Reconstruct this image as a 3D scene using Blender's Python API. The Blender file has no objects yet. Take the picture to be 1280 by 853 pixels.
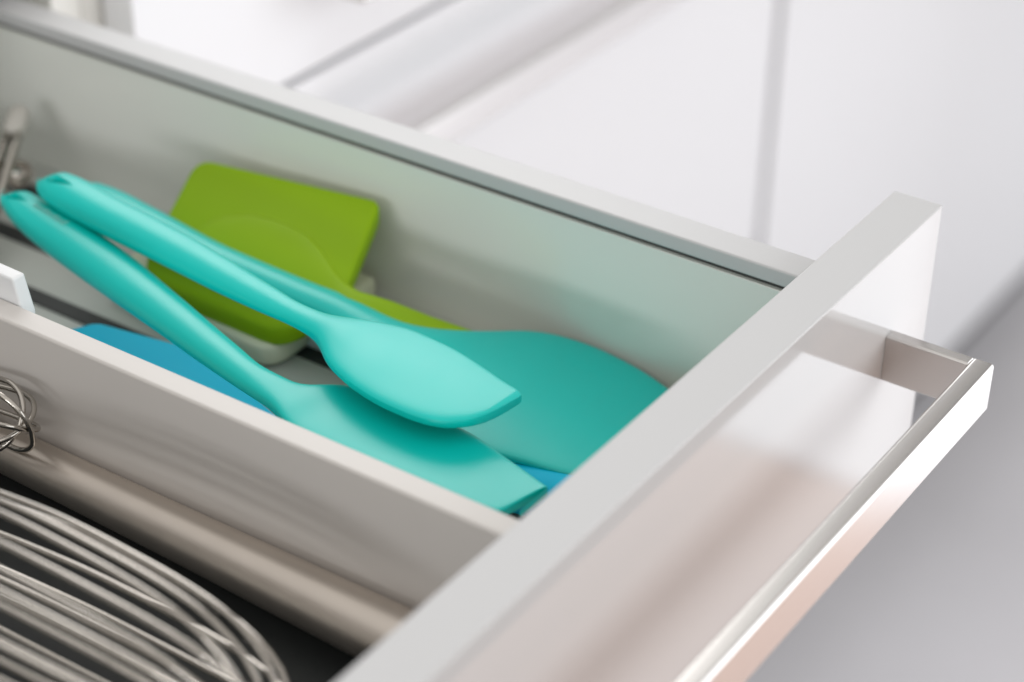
import bpy, bmesh, math, random
from mathutils import Vector, Matrix
random.seed(4)
SC = bpy.context.scene
COL = SC.collection

# ------------------------------------------------------------------ camera
cam_d = bpy.data.cameras.new('Camera'); cam = bpy.data.objects.new('Camera', cam_d); COL.objects.link(cam)
cam_d.sensor_width = 36.0; cam_d.lens = 72.1477; cam_d.clip_start = 0.01; cam_d.clip_end = 60
cam.location = (-0.6229, -0.2351, 0.3482)
a, b, c = -0.97850163, 1.0087402, 0.01712201
cam.rotation_euler = (Matrix.Rotation(a, 3, 'Z') @ Matrix.Rotation(b, 3, 'X') @ Matrix.Rotation(c, 3, 'Z')).to_euler()
cam_d.dof.use_dof = True; cam_d.dof.focus_distance = 0.70; cam_d.dof.aperture_fstop = 5.0; cam_d.dof.aperture_blades = 9
SC.camera = cam

# ------------------------------------------------------------------ world, lamps, exposure
W = bpy.data.worlds.new('World'); SC.world = W; W.use_nodes = True
bg = W.node_tree.nodes['Background']; bg.inputs[0].default_value = (1.0, 0.965, 0.925, 1); bg.inputs[1].default_value = 0.32

def area_lamp(name, loc, target, sx, sy, radiance, color):
    d = bpy.data.lights.new(name, 'AREA'); d.shape = 'RECTANGLE'; d.size = sx; d.size_y = sy
    d.energy = radiance * math.pi * sx * sy; d.color = color
    o = bpy.data.objects.new(name, d); COL.objects.link(o); o.location = loc
    o.rotation_euler = (Vector(target) - Vector(loc)).to_track_quat('-Z', 'Y').to_euler(); return o
# area lamp added so the glossy drawer front mirrors a bright zone
area_lamp('mirrored_glow_lamp', (1.07, -1.35, 0.15), (0.0, -1.35, 0.15), 1.90, 2.20, 1.35, (0.92, 0.955, 1.0))
# window above the worktop, behind and to the right of the drawer: the key light
area_lamp('worktop_window_lamp', (1.6, 1.25, 0.95), (1.5, 0.0, 0.65), 2.2, 1.3, 2.1, (0.98, 0.99, 1.0))
# large overhead fill, added in place of ceiling bounce
area_lamp('overhead_fill_lamp', (0.0, 0.0, 1.95), (0.0, 0.001, 0.0), 4.2, 4.2, 0.52, (1.0, 0.975, 0.945))
# lamp added for the pale sheen and high light on the blades
area_lamp('blade_sheen_lamp', (1.25, 1.22, 1.26), (-0.15, 0.10, -0.03), 0.75, 0.75, 2.6, (1.0, 0.985, 0.96))
# broad soft fill added on the near side, lifting wall and divider
area_lamp('side_fill_lamp', (-1.75, -0.25, 0.85), (-0.1, 0.12, -0.05), 2.2, 1.5, 0.75, (1.0, 0.975, 0.94))
# low window on the near side of the room, shining level across the drawer
area_lamp('low_window_lamp', (-1.95, 0.12, 0.41), (-0.06, 0.10, -0.045), 0.8, 0.12, 19.0, (0.97, 0.985, 1.0))
# unseen area light added to brighten the floor beyond the cabinets
area_lamp('floor_fill_lamp', (3.2, -0.9, 0.3), (1.2, -0.2, -0.8), 2.4, 2.2, 0.7, (0.95, 0.97, 1.0))
# wide window across the room, facing the cabinet fronts
area_lamp('room_window_lamp', (1.3, -2.6, 0.80), (1.0, 0.4, -0.2), 4.4, 2.1, 2.0, (0.95, 0.975, 1.0))

# spot added to brighten the out-of-view floor that the steel handles mirror
sd_ = bpy.data.lights.new('floor_patch_lamp', 'SPOT'); sd_.energy = 190; sd_.spot_size = math.radians(42); sd_.spot_blend = 0.9; sd_.shadow_soft_size = 0.25; sd_.color = (0.95, 0.97, 1.0)
so_ = bpy.data.objects.new('floor_patch_lamp', sd_); COL.objects.link(so_); so_.location = (2.1, -1.3, 1.4)
so_.rotation_euler = (Vector((1.95, -0.6, -0.95)) - so_.location).to_track_quat('-Z', 'Y').to_euler()

SC.view_settings.view_transform = 'Standard'; SC.view_settings.look = 'None'
SC.view_settings.exposure = -0.06; SC.view_settings.gamma = 1.0; SC.view_settings.use_curve_mapping = False
SC.cycles.use_denoising = True; SC.cycles.max_bounces = 10; SC.cycles.diffuse_bounces = 6; SC.cycles.glossy_bounces = 6

# ------------------------------------------------------------------ materials
def mat(name, col, rough=0.5, metal=0.0, ior=1.5, spec=0.5, sss=0.0, sss_r=0.004, noise=0.0, nscale=60.0, bump=0.0, bscale=900.0, aniso=None, rvar=0.0):
    m = bpy.data.materials.new(name); m.use_nodes = True
    nt = m.node_tree; p = nt.nodes['Principled BSDF']
    p.inputs['Base Color'].default_value = (*col, 1); p.inputs['Roughness'].default_value = rough
    p.inputs['Metallic'].default_value = metal; p.inputs['IOR'].default_value = ior
    p.inputs['Specular IOR Level'].default_value = spec
    if sss:
        p.inputs['Subsurface Weight'].default_value = sss
        p.inputs['Subsurface Radius'].default_value = (1.0, 1.0, 1.0)
        p.inputs['Subsurface Scale'].default_value = sss_r
    tc = nt.nodes.new('ShaderNodeTexCoord')
    def nz(scale, detail=4, stretch=None):
        n = nt.nodes.new('ShaderNodeTexNoise'); n.inputs['Scale'].default_value = scale; n.inputs['Detail'].default_value = detail
        if stretch:
            mp = nt.nodes.new('ShaderNodeMapping'); mp.inputs['Scale'].default_value = stretch
            nt.links.new(tc.outputs['Object'], mp.inputs['Vector']); nt.links.new(mp.outputs[0], n.inputs['Vector'])
        else: nt.links.new(tc.outputs['Object'], n.inputs['Vector'])
        return n
    if noise:
        n = nz(nscale)
        r = nt.nodes.new('ShaderNodeMapRange'); r.inputs['To Min'].default_value = 1 - noise; r.inputs['To Max'].default_value = 1 + noise
        nt.links.new(n.outputs['Fac'], r.inputs['Value'])
        mx = nt.nodes.new('ShaderNodeVectorMath'); mx.operation = 'SCALE'; mx.inputs[0].default_value = col
        nt.links.new(r.outputs[0], mx.inputs['Scale']); nt.links.new(mx.outputs[0], p.inputs['Base Color'])
    if rvar:
        n = nz(nscale * 1.7)
        r = nt.nodes.new('ShaderNodeMapRange'); r.inputs['To Min'].default_value = max(0.02, rough - rvar); r.inputs['To Max'].default_value = rough + rvar
        nt.links.new(n.outputs['Fac'], r.inputs['Value']); nt.links.new(r.outputs[0], p.inputs['Roughness'])
    if bump:
        n = nz(bscale, 3, aniso)
        bp = nt.nodes.new('ShaderNodeBump'); bp.inputs['Strength'].default_value = bump; bp.inputs['Distance'].default_value = 0.0004
        nt.links.new(n.outputs['Fac'], bp.inputs['Height']); nt.links.new(bp.outputs[0], p.inputs['Normal'])
    return m
M = {}
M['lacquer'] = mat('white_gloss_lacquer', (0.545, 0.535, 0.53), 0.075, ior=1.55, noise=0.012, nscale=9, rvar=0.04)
M['edge'] = mat('white_edge', (0.58, 0.58, 0.585), 0.5, noise=0.012, nscale=20, bump=0.04, bscale=600)
M['front'] = mat('white_front', (0.76, 0.765, 0.785), 0.10, ior=1.6, noise=0.01, nscale=4)
M['wall'] = mat('drawer_side_metal', (0.80, 0.81, 0.765), 0.22, ior=1.7, noise=0.015, nscale=25, rvar=0.02)
M['cap'] = mat('rail_metal', (0.55, 0.55, 0.555), 0.35, noise=0.015, nscale=30, bump=0.05, bscale=1200)
M['divider'] = mat('divider_paint', (0.62, 0.59, 0.56), 0.36, noise=0.015, nscale=30, bump=0.04, bscale=1200)
M['base'] = mat('drawer_base', (0.46, 0.48, 0.45), 0.45, noise=0.04, nscale=60, bump=0.08, bscale=700)
M['rubber'] = mat('dark_rubber', (0.02, 0.023, 0.023), 0.6, noise=0.15, nscale=200, bump=0.15, bscale=900)
M['steel'] = mat('brushed_steel', (0.67, 0.65, 0.635), 0.24, metal=1.0, noise=0.015, nscale=30)
M['wire'] = mat('wire_steel', (0.50, 0.47, 0.43), 0.05, metal=1.0, noise=0.04, nscale=80, rvar=0.05)
M['tube'] = mat('satin_steel', (0.66, 0.60, 0.54), 0.36, metal=1.0, noise=0.05, nscale=60, rvar=0.04)
M['teal'] = mat('teal_silicone', (0.0, 0.58, 0.52), 0.32, spec=0.45, sss=0.15, sss_r=0.004, noise=0.02, nscale=40, bump=0.05, bscale=2500, rvar=0.05)
M['green'] = mat('green_silicone', (0.27, 0.46, 0.0), 0.5, spec=0.25, sss=0.2, sss_r=0.004, noise=0.025, nscale=40, bump=0.05, bscale=2500, rvar=0.05)
M['blue'] = mat('blue_silicone', (0.0, 0.52, 0.76), 0.6, spec=0.2, sss=0.15, sss_r=0.003, noise=0.02, nscale=40, bump=0.05, bscale=2500, rvar=0.05)
M['cream'] = mat('cream_silicone', (0.66, 0.68, 0.52), 0.45, sss=0.25, sss_r=0.005, noise=0.02, nscale=40, bump=0.05, bscale=2500)
M['white'] = mat('white_plastic', (0.78, 0.79, 0.80), 0.3, noise=0.01, nscale=40)
M['greytip'] = mat('grey_silicone', (0.50, 0.48, 0.44), 0.5, noise=0.03, nscale=90)
M['carcass'] = mat('carcass_board', (0.74, 0.735, 0.70), 0.45, noise=0.02, nscale=30)
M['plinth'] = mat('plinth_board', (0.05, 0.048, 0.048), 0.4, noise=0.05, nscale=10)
M['floor'] = mat('floor_tile', (0.68, 0.665, 0.69), 0.35, noise=0.08, nscale=5, bump=0.1, bscale=120, rvar=0.08)
M['wood'] = mat('pale_wood_floor', (0.70, 0.50, 0.42), 0.4, noise=0.10, nscale=3, rvar=0.08)

# ------------------------------------------------------------------ mesh helpers
def link(name, me, m, parent=None, smooth=True):
    o = bpy.data.objects.new(name, me); COL.objects.link(o)
    me.materials.append(M[m])
    if smooth:
        for p in me.polygons: p.use_smooth = True
    if parent: o.parent = parent
    return o
def from_bm(name, bm, m, parent=None, smooth=True):
    bmesh.ops.recalc_face_normals(bm, faces=bm.faces[:])
    me = bpy.data.meshes.new(name); bm.to_mesh(me); bm.free()
    return link(name, me, m, parent, smooth)
def add_box(bm, lo, hi):
    vs = [bm.verts.new((x, y, z)) for x in (lo[0], hi[0]) for y in (lo[1], hi[1]) for z in (lo[2], hi[2])]
    for f in ((0,1,3,2),(4,6,7,5),(0,4,5,1),(2,3,7,6),(0,2,6,4),(1,5,7,3)): bm.faces.new([vs[i] for i in f])
def box(name, lo, hi, m, parent=None, bev=0.0008, seg=3):
    bm = bmesh.new(); add_box(bm, lo, hi)
    if bev: bmesh.ops.bevel(bm, geom=bm.edges[:], offset=bev, segments=seg, profile=0.5, affect='EDGES')
    o = from_bm(name, bm, m, parent, smooth=bool(bev))
    if bev: sharp(o)
    return o
def sharp(o, ang=32):
    me = o.data
    bm = bmesh.new(); bm.from_mesh(me)
    for e in bm.edges:
        if len(e.link_faces) == 2 and e.calc_face_angle(0) > math.radians(ang): e.smooth = False
    bm.to_mesh(me); bm.free()
    # weighted normals keep large flats flat
    wn = o.modifiers.new('wn', 'WEIGHTED_NORMAL'); wn.keep_sharp = True
def pchip(pts):
    xs = [p[0] for p in pts]; ys = [p[1] for p in pts]; n = len(xs)
    h = [xs[i+1]-xs[i] for i in range(n-1)]; d = [(ys[i+1]-ys[i])/h[i] for i in range(n-1)]
    m = [0.0]*n; m[0] = d[0]; m[-1] = d[-1]
    for i in range(1, n-1):
        if d[i-1]*d[i] > 0:
            w1 = 2*h[i]+h[i-1]; w2 = h[i]+2*h[i-1]; m[i] = (w1+w2)/(w1/d[i-1]+w2/d[i])
    def f(x):
        if x <= xs[0]: return ys[0]
        if x >= xs[-1]: return ys[-1]
        i = 0
        while x > xs[i+1]: i += 1
        t = (x-xs[i])/h[i]
        return (ys[i]*(1+2*t)*(1-t)**2 + h[i]*m[i]*t*(1-t)**2 + ys[i+1]*t*t*(3-2*t) + h[i]*m[i+1]*t*t*(t-1))
    return f
def smooth_fn(f, w, lo, hi):
    def g(x):
        k = min(w, x-lo, hi-3-x)
        if k <= 0: return f(x)
        return (f(x-k) + 2*f(x-k/2) + 2*f(x) + 2*f(x+k/2) + f(x+k))/8
    return g
def ring_mesh(rings, cap=True):
    n = len(rings[0]); bm = bmesh.new()
    R = [[bm.verts.new(p) for p in r] for r in rings]
    for i in range(len(R)-1):
        for j in range(n):
            bm.faces.new((R[i][j], R[i][(j+1)%n], R[i+1][(j+1)%n], R[i+1][j]))
    if cap: bm.faces.new(R[0][::-1]); bm.faces.new(R[-1])
    return bm
def tube(path, r, n=8, closed=False):
    P = [Vector(p) for p in path]; rings = []
    up = None
    for i, p in enumerate(P):
        t = (P[min(i+1, len(P)-1)] - P[max(i-1, 0)]).normalized()
        if up is None:
            up = t.orthogonal().normalized()
        up = (up - t*up.dot(t)).normalized(); s = t.cross(up)
        rr = r(i/(len(P)-1)) if callable(r) else r
        rings.append([p + up*math.cos(q)*rr + s*math.sin(q)*rr for q in [2*math.pi*k/n for k in range(n)]])
    return ring_mesh(rings)
def spg(c, e): return math.copysign(abs(c)**e, c)
def thing(name, label, cat, loc=(0,0,0), group=None):
    o = bpy.data.objects.new(name, None); COL.objects.link(o); o.location = loc; o.empty_display_size = 0.02
    tag(o, label, cat, group); return o
def tag(o, label, cat, group=None):
    o['label'] = label; o['category'] = cat
    if group: o['group'] = group
def structure(o): o['kind'] = 'structure'; return o

# ------------------------------------------------------------------ floor
FZ = -0.95
structure(box('floor', (-3, -0.36, FZ-0.02), (4.5, 3, FZ), 'floor', bev=0))
structure(box('floor', (1.063, -4, FZ-0.02), (4.5, -0.363, FZ-0.0005), 'floor', bev=0))
structure(box('wooden_floor', (-3, -4, FZ-0.02), (1.06, -0.363, FZ-0.001), 'wood', bev=0))

# ------------------------------------------------------------------ handles, shared by all fronts
def make_handle(parent, x0, x1, yf, ztop):
    """yf: face of the front; bar stands 39 mm off it, 19 mm high"""
    hb = ztop-0.0195
    bar = box('handle', (x0, yf-0.0392, hb), (x1, yf-0.0312, ztop), 'steel', parent, bev=0.0014, seg=4)
    for xa in (x0, x1-0.0055):
        br = box('bracket', (xa, yf-0.0314, hb+0.0003), (xa+0.0055, yf+0.0005, ztop-0.0003), 'steel', bar, bev=0.0009, seg=3)
        bm = bmesh.new()
    bm = bmesh.new()
    bmesh.ops.create_cone(bm, cap_ends=True, segments=16, radius1=0.0014, radius2=0.0011, depth=0.0008,
        matrix=Matrix.Translation((x1-0.0058, yf-0.0285, hb+0.0035)) @ Matrix.Rotation(math.pi/2, 4, 'Y'))
    from_bm('screw', bm, 'steel', bar)
    return bar

# ------------------------------------------------------------------ the open drawer
drawer = thing('drawer', 'open white kitchen drawer with glossy front, steel bar handle and thin divider', 'drawer')
fp = box('front_panel', (-0.60, 0.0, -0.104), (0.0015, 0.019, 0.0), 'lacquer', drawer, bev=0.0007)
fp.data.materials.append(M['edge'])
for p in fp.data.polygons: p.material_index = 0 if p.normal.y < -0.3 else 1
make_handle(drawer, -0.569, -0.0305, 0.0, -0.036)
def side_wall(sx, xo):
    f = lambda x0, x1: (min(xo+sx*x0, xo+sx*x1), max(xo+sx*x0, xo+sx*x1))
    a0, a1 = f(0.0012, 0.0130)
    w = box('side_wall', (a0, 0.0195, -0.100), (a1, 0.52, -0.0209), 'wall', drawer, bev=0.0004)
    g0, g1 = f(0.003, 0.0112)
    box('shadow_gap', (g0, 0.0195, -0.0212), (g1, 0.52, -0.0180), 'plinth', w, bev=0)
    c0, c1 = f(0.0, 0.0143)
    box('cap_rail', (c0, 0.0195, -0.0184), (c1, 0.52, -0.012), 'cap', w, bev=0.0009)
side_wall(-1, -0.0412); side_wall(1, -0.558)
box('back_wall', (-0.545, 0.505, -0.0995), (-0.056, 0.518, -0.014), 'wall', drawer, bev=0.0006)
box('drawer_bottom', (-0.5455, 0.0192, -0.099), (-0.0535, 0.506, -0.085), 'base', drawer, bev=0)
box('divider', (-0.2276, 0.0196, -0.0849), (-0.2180, 0.504, -0.020), 'divider', drawer, bev=0.0011, seg=4)
for xc in (-0.200, -0.169, -0.138, -0.1062, -0.0745):
    box('grip_strip', (xc-0.0042, 0.024, -0.0851), (xc+0.0042, 0.50, -0.0843), 'rubber', drawer, bev=0.0003, seg=2)
box('grip_mat', (-0.543, 0.022, -0.0851), (-0.2282, 0.50, -0.0838), 'rubber', drawer, bev=0.0004, seg=2)

# ------------------------------------------------------------------ cabinets behind
YF = 0.40
def carcass(parent, x0, x1, open_front):
    t = 0.018; y0 = YF+0.0205; y1 = 0.98; z0 = -0.80; z1 = 0.02
    box('side_panel', (x0, y0, z0), (x0+t, y1, z1), 'carcass', parent, bev=0.0006)
    box('side_panel', (x1-t, y0, z0), (x1, y1, z1), 'carcass', parent, bev=0.0006)
    box('top_panel', (x0+t+0.0002, y0+0.001, z1-t), (x1-t-0.0002, y1, z1-0.001), 'carcass', parent, bev=0.0006)
    box('bottom_panel', (x0+t+0.0002, y0+0.001, z0+0.001), (x1-t-0.0002, y1, z0+t), 'carcass', parent, bev=0.0006)
    box('back_panel', (x0+t+0.0002, y1-0.012, z0+t+0.0002), (x1-t-0.0002, y1-0.002, z1-t-0.0002), 'carcass', parent, bev=0)
    box('plinth', (x0, 0.475, FZ+0.0005), (x1-0.0005, 0.493, z0-0.002), 'plinth', parent, bev=0.0006)
cA = thing('base_cabinet', 'white base cabinet that the open drawer slides out of', 'cabinet')
carcass(cA, -0.597, -0.0075, True)
box('drawer_front', (-0.60, YF, -0.45), (0.0015, YF+0.019, -0.107), 'front', cA, bev=0.0008)
box('drawer_front', (-0.60, YF, -0.80), (0.0015, YF+0.019, -0.453), 'front', cA, bev=0.0008)
cB = thing('drawer_cabinet', 'blurred white drawer cabinet behind the rail with long bar handles', 'cabinet')
carcass(cB, -0.007, 0.655, False)
for z0, z1 in ((-0.1035, 0.0), (-0.45, -0.1075), (-0.80, -0.453)):
    d = box('drawer_front', (0.0045, YF, z0), (0.6670, YF+0.019, z1), 'front', cB, bev=0.0008)
    make_handle(d, 0.125, 0.55, YF, z1-0.036)
cC = thing('cupboard', 'blurred white cupboard with one wide plain door, right of the dark vertical joint', 'cupboard')
carcass(cC, 0.692, 1.62, False)
d = box('door', (0.6785, YF, -0.80), (1.618, YF+0.019, 0.0), 'front', cC, bev=0.0008)
make_handle(d, 0.72, 1.58, YF, -0.036)

# ------------------------------------------------------------------ silicone spatulas
SP = {
'top': dict(org=(-0.1397,0.3160,-0.0300), ax=(-0.0518,-0.9987,0.0000), nrm=(0.0000,0.0000,1.0000),
  up= [(0.0, 0.0), (-3.4, 5.9), (-2.3, 11.1), (3.6, 14.1), (14.2, 14.9), (34.5, 12.7), (58.4, 10.7), (82.0, 8.3), (105.9, 4.7), (129.4, 0.9), (145.0, -1.5), (154.8, -1.9), (163.5, 1.0), (173.9, 5.9), (186.0, 8.9), (200.5, 8.6), (216.6, 5.9), (229.3, 2.8), (238.8, 0.0)] ,
  lo= [(0.0, 0.0), (7.0, -5.4), (16.5, -7.7), (29.6, -9.4), (46.1, -10.5), (68.7, -11.6), (90.7, -12.8), (111.9, -13.9), (131.8, -14.2), (146.8, -13.8), (156.8, -14.5), (164.5, -17.7), (171.5, -22.6), (180.6, -26.7), (192.6, -30.3), (206.3, -32.0), (216.4, -31.8), (225.1, -30.1), (231.0, -27.0), (235.0, -21.5), (237.6, -14.0), (238.6, -7.0), (239.0, -1.5)] ),
'front': dict(org=(-0.1438,0.3332,-0.0390), ax=(-0.1220,-0.9925,-0.0040), nrm=(0.0000,-0.0040,1.0000),
  up= [(0.0, 0.0), (-3.8, 5.6), (-2.5, 9.6), (6.9, 11.1), (37.7, 10.5), (70.6, 7.2), (111.4, -0.3), (150.6, -8.4), (173.3, -12.4), (185.2, -12.3), (190.9, -8.3), (196.1, -2.0), (217.2, 3.6), (237.2, 6.0), (247.8, 6.3), (263.9, 4.0), (277.9, 1.9), (285.9, 0.0)] ,
  lo= [(0.0, 0.0), (8.5, -5.5), (18.6, -9.3), (39.4, -13.8), (68.5, -17.7), (100.1, -20.9), (125.2, -23.4), (149.3, -25.9), (171.7, -27.5), (183.7, -27.6), (189.6, -28.7), (195.7, -30.7), (216.6, -33.2), (245.5, -32.8), (267.8, -30.5), (282.7, -24.6), (287.6, -15.0), (285.9, 0.0)] ),
'back': dict(org=(-0.1095,0.3244,-0.0470), ax=(0.1051,-0.9897,-0.0975), nrm=(0.0794,-0.0894,0.9928),
  up= [(0.0, 0.0), (-2.1, 4.7), (1.0, 7.5), (14.4, 8.6), (36.5, 5.8), (79.9, -0.7), (117.9, -1.8), (128.6, -1.3), (148.2, -3.8), (159.5, -4.8), (168.6, -2.3), (178.6, 4.8), (187.5, 13.9), (194.4, 20.6), (205.2, 26.8), (221.3, 29.2), (239.4, 26.8), (255.3, 21.5), (272.3, 11.4), (278.6, 0.0)] ,
  lo= [(0.0, 0.0), (7.4, -6.2), (21.7, -11.3), (51.7, -14.8), (92.9, -19.7), (131.8, -23.3), (159.9, -28.8), (173.5, -34.3), (184.4, -41.1), (196.5, -47.8), (214.5, -59.3), (226.9, -58.6), (233.9, -56.7), (245.4, -54.7), (260.4, -50.4), (272.8, -37.4), (279.5, -17.8), (278.6, 0.0)] ),
}
def edges(d):
    up, lo = d['up'], d['lo']; allp = up+lo
    s = min(allp); e = max(allp)
    def clean(L):
        out = [s]
        for p in L:
            if p[0] > out[-1][0]+0.15 and p[0] < e[0]-0.02: out.append(p)
        out.append(e); return out
    return clean(up), clean(lo), s[0], e[0]
def spatula(name, key, label, neck, m='teal', ridge=1.2, blade_t=2.3, hole=True):
    """handle and blade are one silicone moulding: loft of soft sections between the two edge curves"""
    d = SP[key]; up, lo, u0, u1 = edges(d)
    fu = pchip(up); fl = pchip(lo)
    fu = smooth_fn(fu, 4, u0, u1); fl = smooth_fn(fl, 4, u0, u1)
    O = Vector(d['org']); A = Vector(d['ax']); N = Vector(d['nrm']); S = N.cross(A)
    rings = []; K = 130; nr = 32
    ss = [k/K for k in range(K+1)]
    ss = sorted(set([0.55*s+0.45*(0.5-0.5*math.cos(math.pi*s)) for s in ss] + [0.03*(k/24)**2 for k in range(24)] + [1-0.05*(k/30)**2 for k in range(30)]))
    for s in ss:
        u = u0 + (u1-u0)*min(max(s, 0.0002), 0.9999)
        a, b = fu(u), fl(u); c = (a+b)/2; h = max((a-b)/2, 0.25)
        g = min(max((u-(neck-22))/40, 0), 1); g = g*g*(3-2*g)      # 0 handle .. 1 blade
        t_h = 0.51*h; hw = h*((1-g)*0.82 + g)
        t_b = blade_t*min(1, (max(u1-u, 0.0)/2.5)**0.5*0.4+0.6)
        t = t_h*(1-g)+t_b*g
        ex = 2/(2.15*(1-g)+5.0*g)
        ring = []
        for j in range(nr):
            q = 2*math.pi*j/nr
            v = spg(math.cos(q), ex)*hw; w = spg(math.sin(q), ex)*t
            x = abs(v)/max(hw, 0.01)
            crown = g*ridge*max(0, 1-x**1.08)*min(1, (u1-u)/70)
            if w > 0: w += crown
            else: w += crown*0.55
            ring.append(O + A*(u/1000) + S*((c+v)/1000) + N*(w/1000))
        rings.append(ring)
    bm = ring_mesh(rings)
    o = from_bm(name, bm, m)
    if hole:
        uc = u0+14.5; vc = (fu(uc)+fl(uc))/2 - 1.8
        def tear(sc, w):
            pts = []
            for j in range(28):
                q = 2*math.pi*j/28
                du = -math.cos(q)*6.8; dv = math.sin(q)*3.3*(1-0.42*(-math.cos(q)))*(0.5+0.5*abs(math.sin(q/2+1e-6)) if False else 1)
                k = math.sin(q)*math.sin(q/1.0)
                dv = 3.4*math.sin(q)*(0.62+0.38*math.cos(q))
                pts.append(O + A*((uc+du*sc)/1000) + S*((vc+dv*sc)/1000) + N*(w/1000))
            return pts
        bm = ring_mesh([tear(0.72, -12), tear(0.72, 1.0), tear(0.95, 4.2), tear(1.5, 6.6), tear(2.6, 10)])
        bmesh.ops.recalc_face_normals(bm, faces=bm.faces[:])
        me = bpy.data.meshes.new('cut'); bm.to_mesh(me); bm.free()
        cut = bpy.data.objects.new('cut', me); COL.objects.link(cut)
        md = o.modifiers.new('b', 'BOOLEAN'); md.operation = 'DIFFERENCE'; md.object = cut; md.solver = 'EXACT'
        dg = bpy.context.evaluated_depsgraph_get()
        nm = bpy.data.meshes.new_from_object(o.evaluated_get(dg))
        if len(nm.polygons) > 500:
            o.modifiers.clear(); o.data = nm
            for p in nm.polygons: p.use_smooth = True
            bm = bmesh.new(); bm.from_mesh(nm)
            for e in bm.edges:
                if len(e.link_faces) == 2 and e.calc_face_angle(0) > math.radians(40): e.smooth = False
            bm.to_mesh(nm); bm.free()
        bpy.data.objects.remove(cut)
    tag(o, label, 'spatula', 'teal silicone spatulas')
    return o, O, A, S, N, fu, fl
spatula('spatula', 'back', 'lowest teal spatula with the widest blade, reaching the drawer front', 172, ridge=2.2, blade_t=2.0, hole=False)
front = spatula('spatula', 'front', 'teal spatula nearest the divider, faint lettering on its handle, blade tucked under another', 186, ridge=0.35, blade_t=1.9)
spatula('spatula', 'top', 'uppermost teal spatula with its short pointed blade lying over the others', 160, ridge=2.3, blade_t=2.2)

# faint moulded lettering on the front handle: worn, unreadable strokes
o, O, A, S, N, fu, fl = front
bm = bmesh.new()
u = 45.5
for k, (hgt, wd) in enumerate(((2.6,1.0),(1.7,1.3),(1.7,1.2),(2.3,.8),(1.7,1.3),(1.7,1.1),(2.4,.8),(1.6,1.2),(1.7,1.2),(1.6,1.0))):
    for st in range(2):
        uu = u - st*wd
        hw = (fu(uu)-fl(uu))/2; c = (fu(uu)+fl(uu))/2
        for seg in range(4):
            vv = -0.6 + 1.25*hgt*(seg/4)*(1 if st == 0 else 0.8)
            rel = abs(vv)/(hw*0.82); wz = 0.51*hw*max(0.05, 1-rel**2.15)**(1/2.15)
            p = O + A*(uu/1000) + S*((c+vv)/1000) + N*((wz+0.16)/1000)
            mt = Matrix.Translation(p) @ Matrix((A.to_tuple()+(0,), S.to_tuple()+(0,), N.to_tuple()+(0,), (0,0,0,1))).transposed()
            bmesh.ops.create_cube(bm, size=1.0, matrix=mt @ Matrix.Diagonal((0.00034, 0.0009, 0.0003, 1)))
    u -= 2.25
M['letter'] = mat('worn_lettering', (0.26, 0.68, 0.62), 0.5)
lt = from_bm('lettering', bm, 'letter', o, smooth=False)

# ------------------------------------------------------------------ flat scrapers
def outline_slab(name, pts, fz, thick, m, parent=None, bev=0.002, rnd=0.006):
    """pts: xy outline; fz(x, y): height of upper face; slab hangs below it"""
    # round the corners
    P = [Vector((p[0], p[1], 0)) for p in pts]; out = []
    n = len(P)
    for i in range(n):
        a, b, c = P[i-1], P[i], P[(i+1) % n]
        r = pts[i][2] if len(pts[i]) > 2 else rnd
        d0 = (a-b); d1 = (c-b); k = min(r, d0.length*0.45, d1.length*0.45)
        p0 = b + d0.normalized()*k; p1 = b + d1.normalized()*k
        for s in range(9):
            t = s/8; out.append(p0*(1-t)**2 + b*2*t*(1-t) + p1*t*t)
    cen = sum(out, Vector())/len(out)
    rings = []
    prof = [(0.0, -thick+bev*0.0, bev), (0.0, -thick+bev*0.3, bev*0.3), (0, -thick+bev, 0), (0, -bev, 0), (0, -bev*0.3, bev*0.3), (0, 0, bev)]
    def inset(k):
        res = []
        for i, p in enumerate(out):
            t = (out[(i+1) % len(out)] - out[i-1]).normalized(); nn = Vector((-t.y, t.x, 0))
            if nn.dot(cen-p) < 0: nn = -nn
            res.append(p + nn*k)
        return res
    for _, dz, k in prof:
        rings.append([Vector((q.x, q.y, fz(q.x, q.y)+dz)) for q in inset(k)])
    bm = ring_mesh(rings)
    return from_bm(name, bm, m, parent)
# cream scraper on the drawer bottom
cr = thing('scraper', 'cream silicone scraper lying flat beneath the green one', 'scraper', (-0.093, 0.25, -0.0843))
def put(o, parent): o.parent = parent; o.matrix_parent_inverse = Matrix.Translation(parent.location).inverted(); return o
h = put(outline_slab('head', [(-0.1275, 0.2095, 0.012), (-0.0585, 0.2105, 0.004), (-0.0585, 0.305), (-0.118, 0.305)], lambda x, y: -0.0738, 0.0098, 'cream', bev=0.0022), cr)
h['label'] = 'cream silicone head with rounded corner'
sh = put(box('handle', (-0.104, 0.075, -0.0842), (-0.086, 0.222, -0.0755), 'white', bev=0.0012), cr)
sh['label'] = 'white plastic handle'
# green scraper leaning on the side wall
gs = thing('scraper', 'lime green silicone scraper leaning against the drawer wall', 'scraper', (-0.095, 0.24, -0.075))
gz = lambda x, y: -0.079 + 0.48*(x+0.15)
put(outline_slab('head', [(-0.0692, 0.2955, 0.009), (-0.0605, 0.2060, 0.005), (-0.0995, 0.1945, 0.004), (-0.1235, 0.206, 0.014), (-0.1220, 0.282, 0.012)], gz, 0.0095, 'green', bev=0.002), gs)
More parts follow.
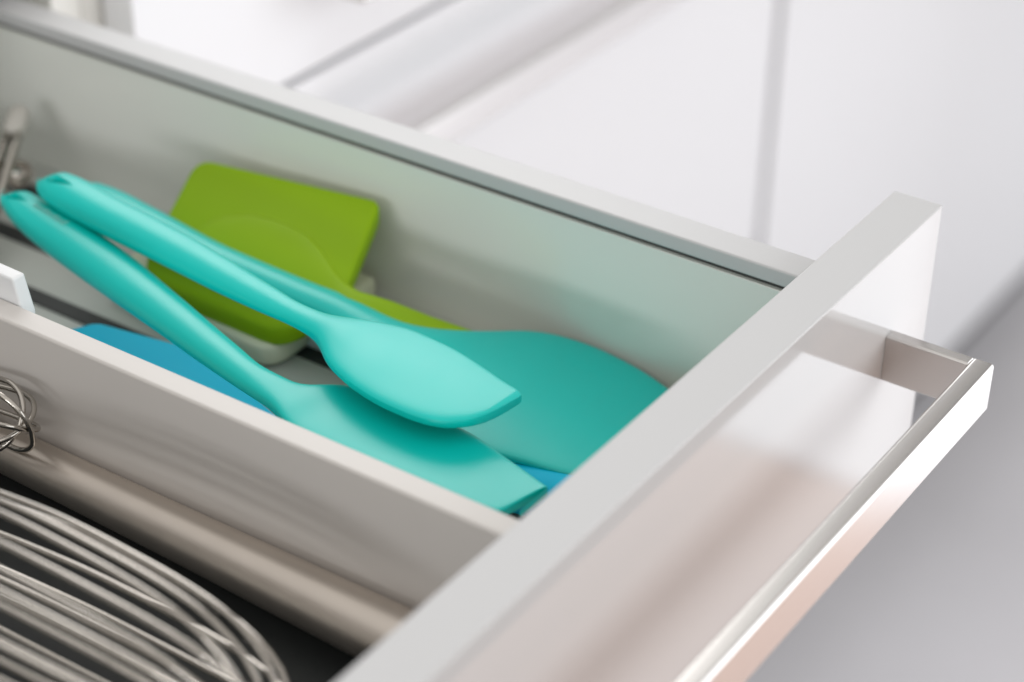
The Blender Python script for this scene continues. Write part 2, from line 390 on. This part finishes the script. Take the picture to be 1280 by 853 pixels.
# handle with its raised tongue on the head
rings = []
axis = [(-0.1010, 0.2700, 0.0012, 0.004), (-0.1010, 0.2685, 0.0014, 0.009), (-0.1010, 0.264, 0.0016, 0.0140), (-0.1008, 0.254, 0.0017, 0.0185), (-0.1005, 0.240, 0.0018, 0.0198), (-0.1005, 0.225, 0.0018, 0.0185), (-0.1025, 0.212, 0.0018, 0.0150), (-0.1045, 0.204, 0.0017, 0.0120), (-0.1055, 0.197, 0.0012, 0.0102)]
for x, y, rise, hw in axis:
    cz = gz(x, y); ring = []
    for j in range(28):
        q = 2*math.pi*j/28; v = spg(math.cos(q), 0.75)*hw; w = spg(math.sin(q), 0.75)*(rise+0.001)
        ring.append((x + v*0.901, y, cz + v*0.901*0.48*0.98 + w - 0.0006))
    rings.append(ring)
hx = [(-0.1060, 0.190, -0.0600, 0.0095, 0.0050, 0.36), (-0.1000, 0.177, -0.0622, 0.0090, 0.0055, 0.25), (-0.0950, 0.162, -0.0655, 0.0092, 0.0058, 0.10), (-0.0888, 0.142, -0.0692, 0.0096, 0.0060, 0.02), (-0.0825, 0.115, -0.0755, 0.0098, 0.0058, 0), (-0.0775, 0.085, -0.0780, 0.0097, 0.0055, 0), (-0.0735, 0.066, -0.0785, 0.0095, 0.0052, 0), (-0.0720, 0.058, -0.079, 0.0080, 0.0045, 0), (-0.0715, 0.054, -0.0795, 0.0050, 0.0030, 0)]
for x, y, z, hw, ht, sl in hx:
    ring = []
    for j in range(28):
        q = 2*math.pi*j/28; v = spg(math.cos(q), 0.85)*hw; w = spg(math.sin(q), 0.85)*ht
        ring.append((x+v, y, z + v*sl + w))
    rings.append(ring)
put(from_bm('handle', ring_mesh(rings), 'green'), gs)
# blue spatula on the drawer bottom
bz = -0.070
bl = thing('spatula', 'bright blue silicone spatula lying beneath the teal ones by the divider', 'spatula', (-0.165, 0.2, -0.084))
put(outline_slab('blade', [(-0.1555, 0.2725, 0.004), (-0.1475, 0.2330, 0.03), (-0.1500, 0.2150, 0.012), (-0.1590, 0.1860, 0.012), (-0.1635, 0.1720, 0.004), (-0.1800, 0.1690, 0.004), (-0.195, 0.188, 0.012), (-0.2110, 0.226, 0.016), (-0.207, 0.290, 0.006), (-0.1700, 0.2790, 0.006)], lambda x, y: bz - 0.10*max(0, -0.165-x) + 0.02*(y-0.2), 0.006, 'blue', bev=0.0018), bl)
rings = []
for x, y, z, hw, ht in [(-0.1730, 0.195, -0.0745, 0.004, 0.0015), (-0.1725, 0.190, -0.0738, 0.0075, 0.003), (-0.1715, 0.180, -0.0735, 0.0085, 0.0048), (-0.167, 0.165, -0.0735, 0.0085, 0.0058), (-0.159, 0.135, -0.074, 0.0088, 0.0064), (-0.148, 0.105, -0.0745, 0.0105, 0.0072), (-0.1415, 0.080, -0.0745, 0.0115, 0.0078), (-0.1365, 0.055, -0.0750, 0.0115, 0.0078), (-0.134, 0.040, -0.0752, 0.0095, 0.0065), (-0.1335, 0.035, -0.0752, 0.0050, 0.0035)]:
    ring = []
    for j in range(28):
        q = 2*math.pi*j/28; ring.append((x + spg(math.cos(q), .9)*hw, y, z + spg(math.sin(q), .9)*ht))
    rings.append(ring)
put(from_bm('handle', ring_mesh(rings), 'blue'), bl)

# ------------------------------------------------------------------ white clip standing on the divider
bm = bmesh.new()
prof = [(0.2405, -0.060), (0.2405, -0.024), (0.2440, -0.0105), (0.290, -0.0095), (0.292, -0.060)]
vs0 = [bm.verts.new((-0.2178, y, z)) for y, z in prof]; vs1 = [bm.verts.new((-0.2120, y, z)) for y, z in prof]
bm.faces.new(vs0); bm.faces.new(vs1[::-1])
for i in range(5): bm.faces.new((vs0[i], vs0[(i+1) % 5], vs1[(i+1) % 5], vs1[i]))
bmesh.ops.bevel(bm, geom=bm.edges[:], offset=0.0009, segments=3, profile=0.5, affect='EDGES')
cl = from_bm('divider_clip', bm, 'white'); sharp(cl); tag(cl, 'small white plastic clip rising above the divider at the left edge', 'clip')

# ------------------------------------------------------------------ tongs and measuring spoon in the back corner
tg = thing('tongs', 'steel tongs with grey tip leaning in the far left corner', 'tongs', (-0.1, 0.38, -0.075))
t0 = Vector((-0.150, 0.352, -0.080)); t1 = Vector((-0.0795, 0.3925, -0.0515)); dirt = (t1-t0).normalized()
sd = dirt.cross(Vector((0, 0, 1))).normalized(); upv = sd.cross(dirt)
for s in (-1, 1):
    rr = []
    for k in range(7):
        p = t0.lerp(t1, k/6) + sd*s*(0.0024+0.0012*(1-k/6))
        rr.append([p + sd*spg(math.cos(q), .6)*0.0016 + upv*spg(math.sin(q), .6)*0.0030 for q in [2*math.pi*j/16 for j in range(16)]])
    put(from_bm('arm', ring_mesh(rr), 'wire'), tg)
rr = []
for f, r in ((-0.4, .0042), (-0.1, .0048), (0.3, .0050), (0.75, .0046), (0.95, .0032), (1.02, .0012)):
    p = t1 + dirt*(f*0.012)
    rr.append([p + sd*spg(math.cos(q), .8)*r + upv*spg(math.sin(q), .8)*r*0.85 for q in [2*math.pi*j/20 for j in range(20)]])
put(from_bm('grey_tip', ring_mesh(rr), 'greytip'), tg)
ms = thing('measuring_spoon', 'small steel measuring spoon with dark bowl beside the tongs', 'spoon', (-0.082, 0.385, -0.08))
rr = []
C0 = Vector((-0.0870, 0.3850, -0.0680)); axm = Vector((-0.55, -0.62, 0.55)).normalized(); e1 = axm.orthogonal().normalized(); e2 = axm.cross(e1)
prof = [(0.0006, -0.0085)] + [(0.0095*math.sin(t), -0.0085*math.cos(t)) for t in [0.25*k for k in range(1, 7)]] + [(0.0102, 0.0), (0.0096, 0.0004)] + [(0.0089*math.sin(t), -0.0078*math.cos(t)) for t in [0.25*k for k in range(6, 0, -1)]] + [(0.0006, -0.0078)]
for r, z in prof: rr.append([C0 + axm*z*.6 + (e1*math.cos(q)+e2*math.sin(q))*r*.6 for q in [2*math.pi*j/28 for j in range(28)]])
put(from_bm('bowl', ring_mesh(rr), 'wire'), ms)
hd = Vector((0.12, 0.96, -0.10)).normalized()
rr = [[C0 + hd*(0.0058+0.05*k) + Vector((spg(math.cos(q), .7)*0.004, 0, spg(math.sin(q), .7)*0.0008)) for q in [2*math.pi*j/16 for j in range(16)]] for k in (0, .5, 1)]
put(from_bm('handle', ring_mesh(rr), 'wire'), ms)

# ------------------------------------------------------------------ whisks and steel handle in the near compartment
def whisk(label, tip, back, R, L, nl, wr, hl, seed, prof=None, inner=0):
    T = Vector(tip); B = Vector(back); ax = (T-B).normalized(); base = T - ax*L
    o = thing('whisk', label, 'whisk', base)
    e1 = Vector((0, 0, 1)); e1 = (e1 - ax*e1.dot(ax)).normalized(); e2 = ax.cross(e1)
    prof = prof or [(0, .13), (.15, .20), (.32, .38), (.50, .64), (.66, .87), (.78, .985), (.85, 1.0), (.91, .90), (.955, .70), (.985, .42), (1.0, 0.0)]
    # smooth parametrisation by chord length
    cl = [0]
    for i in range(1, len(prof)): cl.append(cl[-1] + math.hypot((prof[i][0]-prof[i-1][0])*L, (prof[i][1]-prof[i-1][1])*R))
    fu = pchip([(cl[i], prof[i][0]) for i in range(len(prof))]); fr = pchip([(cl[i], prof[i][1]) for i in range(len(prof))])
    fu = smooth_fn(fu, cl[-1]*.06, 0, cl[-1]); fr = smooth_fn(fr, cl[-1]*.06, 0, cl[-1])
    rnd = random.Random(seed)
    for k in range(nl + inner):
        R_ = R if k < nl else R*0.70
        ph = math.pi*k/nl + rnd.uniform(-.10, .10) + 0.15
        d = e1*math.cos(ph) + e2*math.sin(ph)
        sc = 1 + rnd.uniform(-.07, .04); off = -k*wr*1.9
        path = []
        n = 44
        for i in range(n+1):
            s = cl[-1]*i/n; path.append(base + ax*(fu(s)*(L+off)) + d*(fr(s)*R_*sc))
        for i in range(n-1, -1, -1):
            s = cl[-1]*i/n; path.append(base + ax*(fu(s)*(L+off)) - d*(fr(s)*R_*sc))
        put(from_bm('wire_loop', tube(path, wr, 10), 'wire'), o)
    r0 = R*.13+wr*2
    put(from_bm('handle', tube([base+ax*.012, base+ax*.004, base, base-ax*hl*.3, base-ax*hl*.7, base-ax*hl, base-ax*(hl+.004)], lambda t: r0*(1.0+.35*math.sin(math.pi*min(t*1.2,1))) if t < .98 else r0*.6, 20), 'tube'), o)
    return o
whisk('large steel balloon whisk in the near compartment at the lower left', (-0.3140, 0.0390, -0.0500), (-0.3170, 0.31, -0.0500), 0.0350, 0.30, 9, 0.00105, 0.09, 3,
      [(0,.13),(.12,.26),(.28,.55),(.42,.80),(.55,.95),(.66,1.0),(.78,.97),(.87,.90),(.94,.72),(.98,.45),(1,0)], inner=4)
whisk('small fine wire whisk tip at the left edge against the divider', (-0.2435, 0.214, -0.047), (-0.2455, 0.40, -0.055), 0.0128, 0.085, 4, 0.0010, 0.08, 5)
rr = []
for y, r in ((0.40, .0066), (0.30, .0074), (0.23, .0082), (0.145, .0092), (0.065, .0106), (0.040, .0110), (0.032, .0106), (0.027, .0085), (0.025, .004)):
    x = -0.2279 - r; z = -0.0682 - (0.0092-r)*0.35
    rr.append([(x + math.cos(q)*r, y, z + math.sin(q)*r) for q in [2*math.pi*j/40 for j in range(40)]])
st = from_bm('utensil_handle', ring_mesh(rr), 'tube'); tag(st, 'long tapered steel utensil handle lying along the near side of the divider', 'utensil')
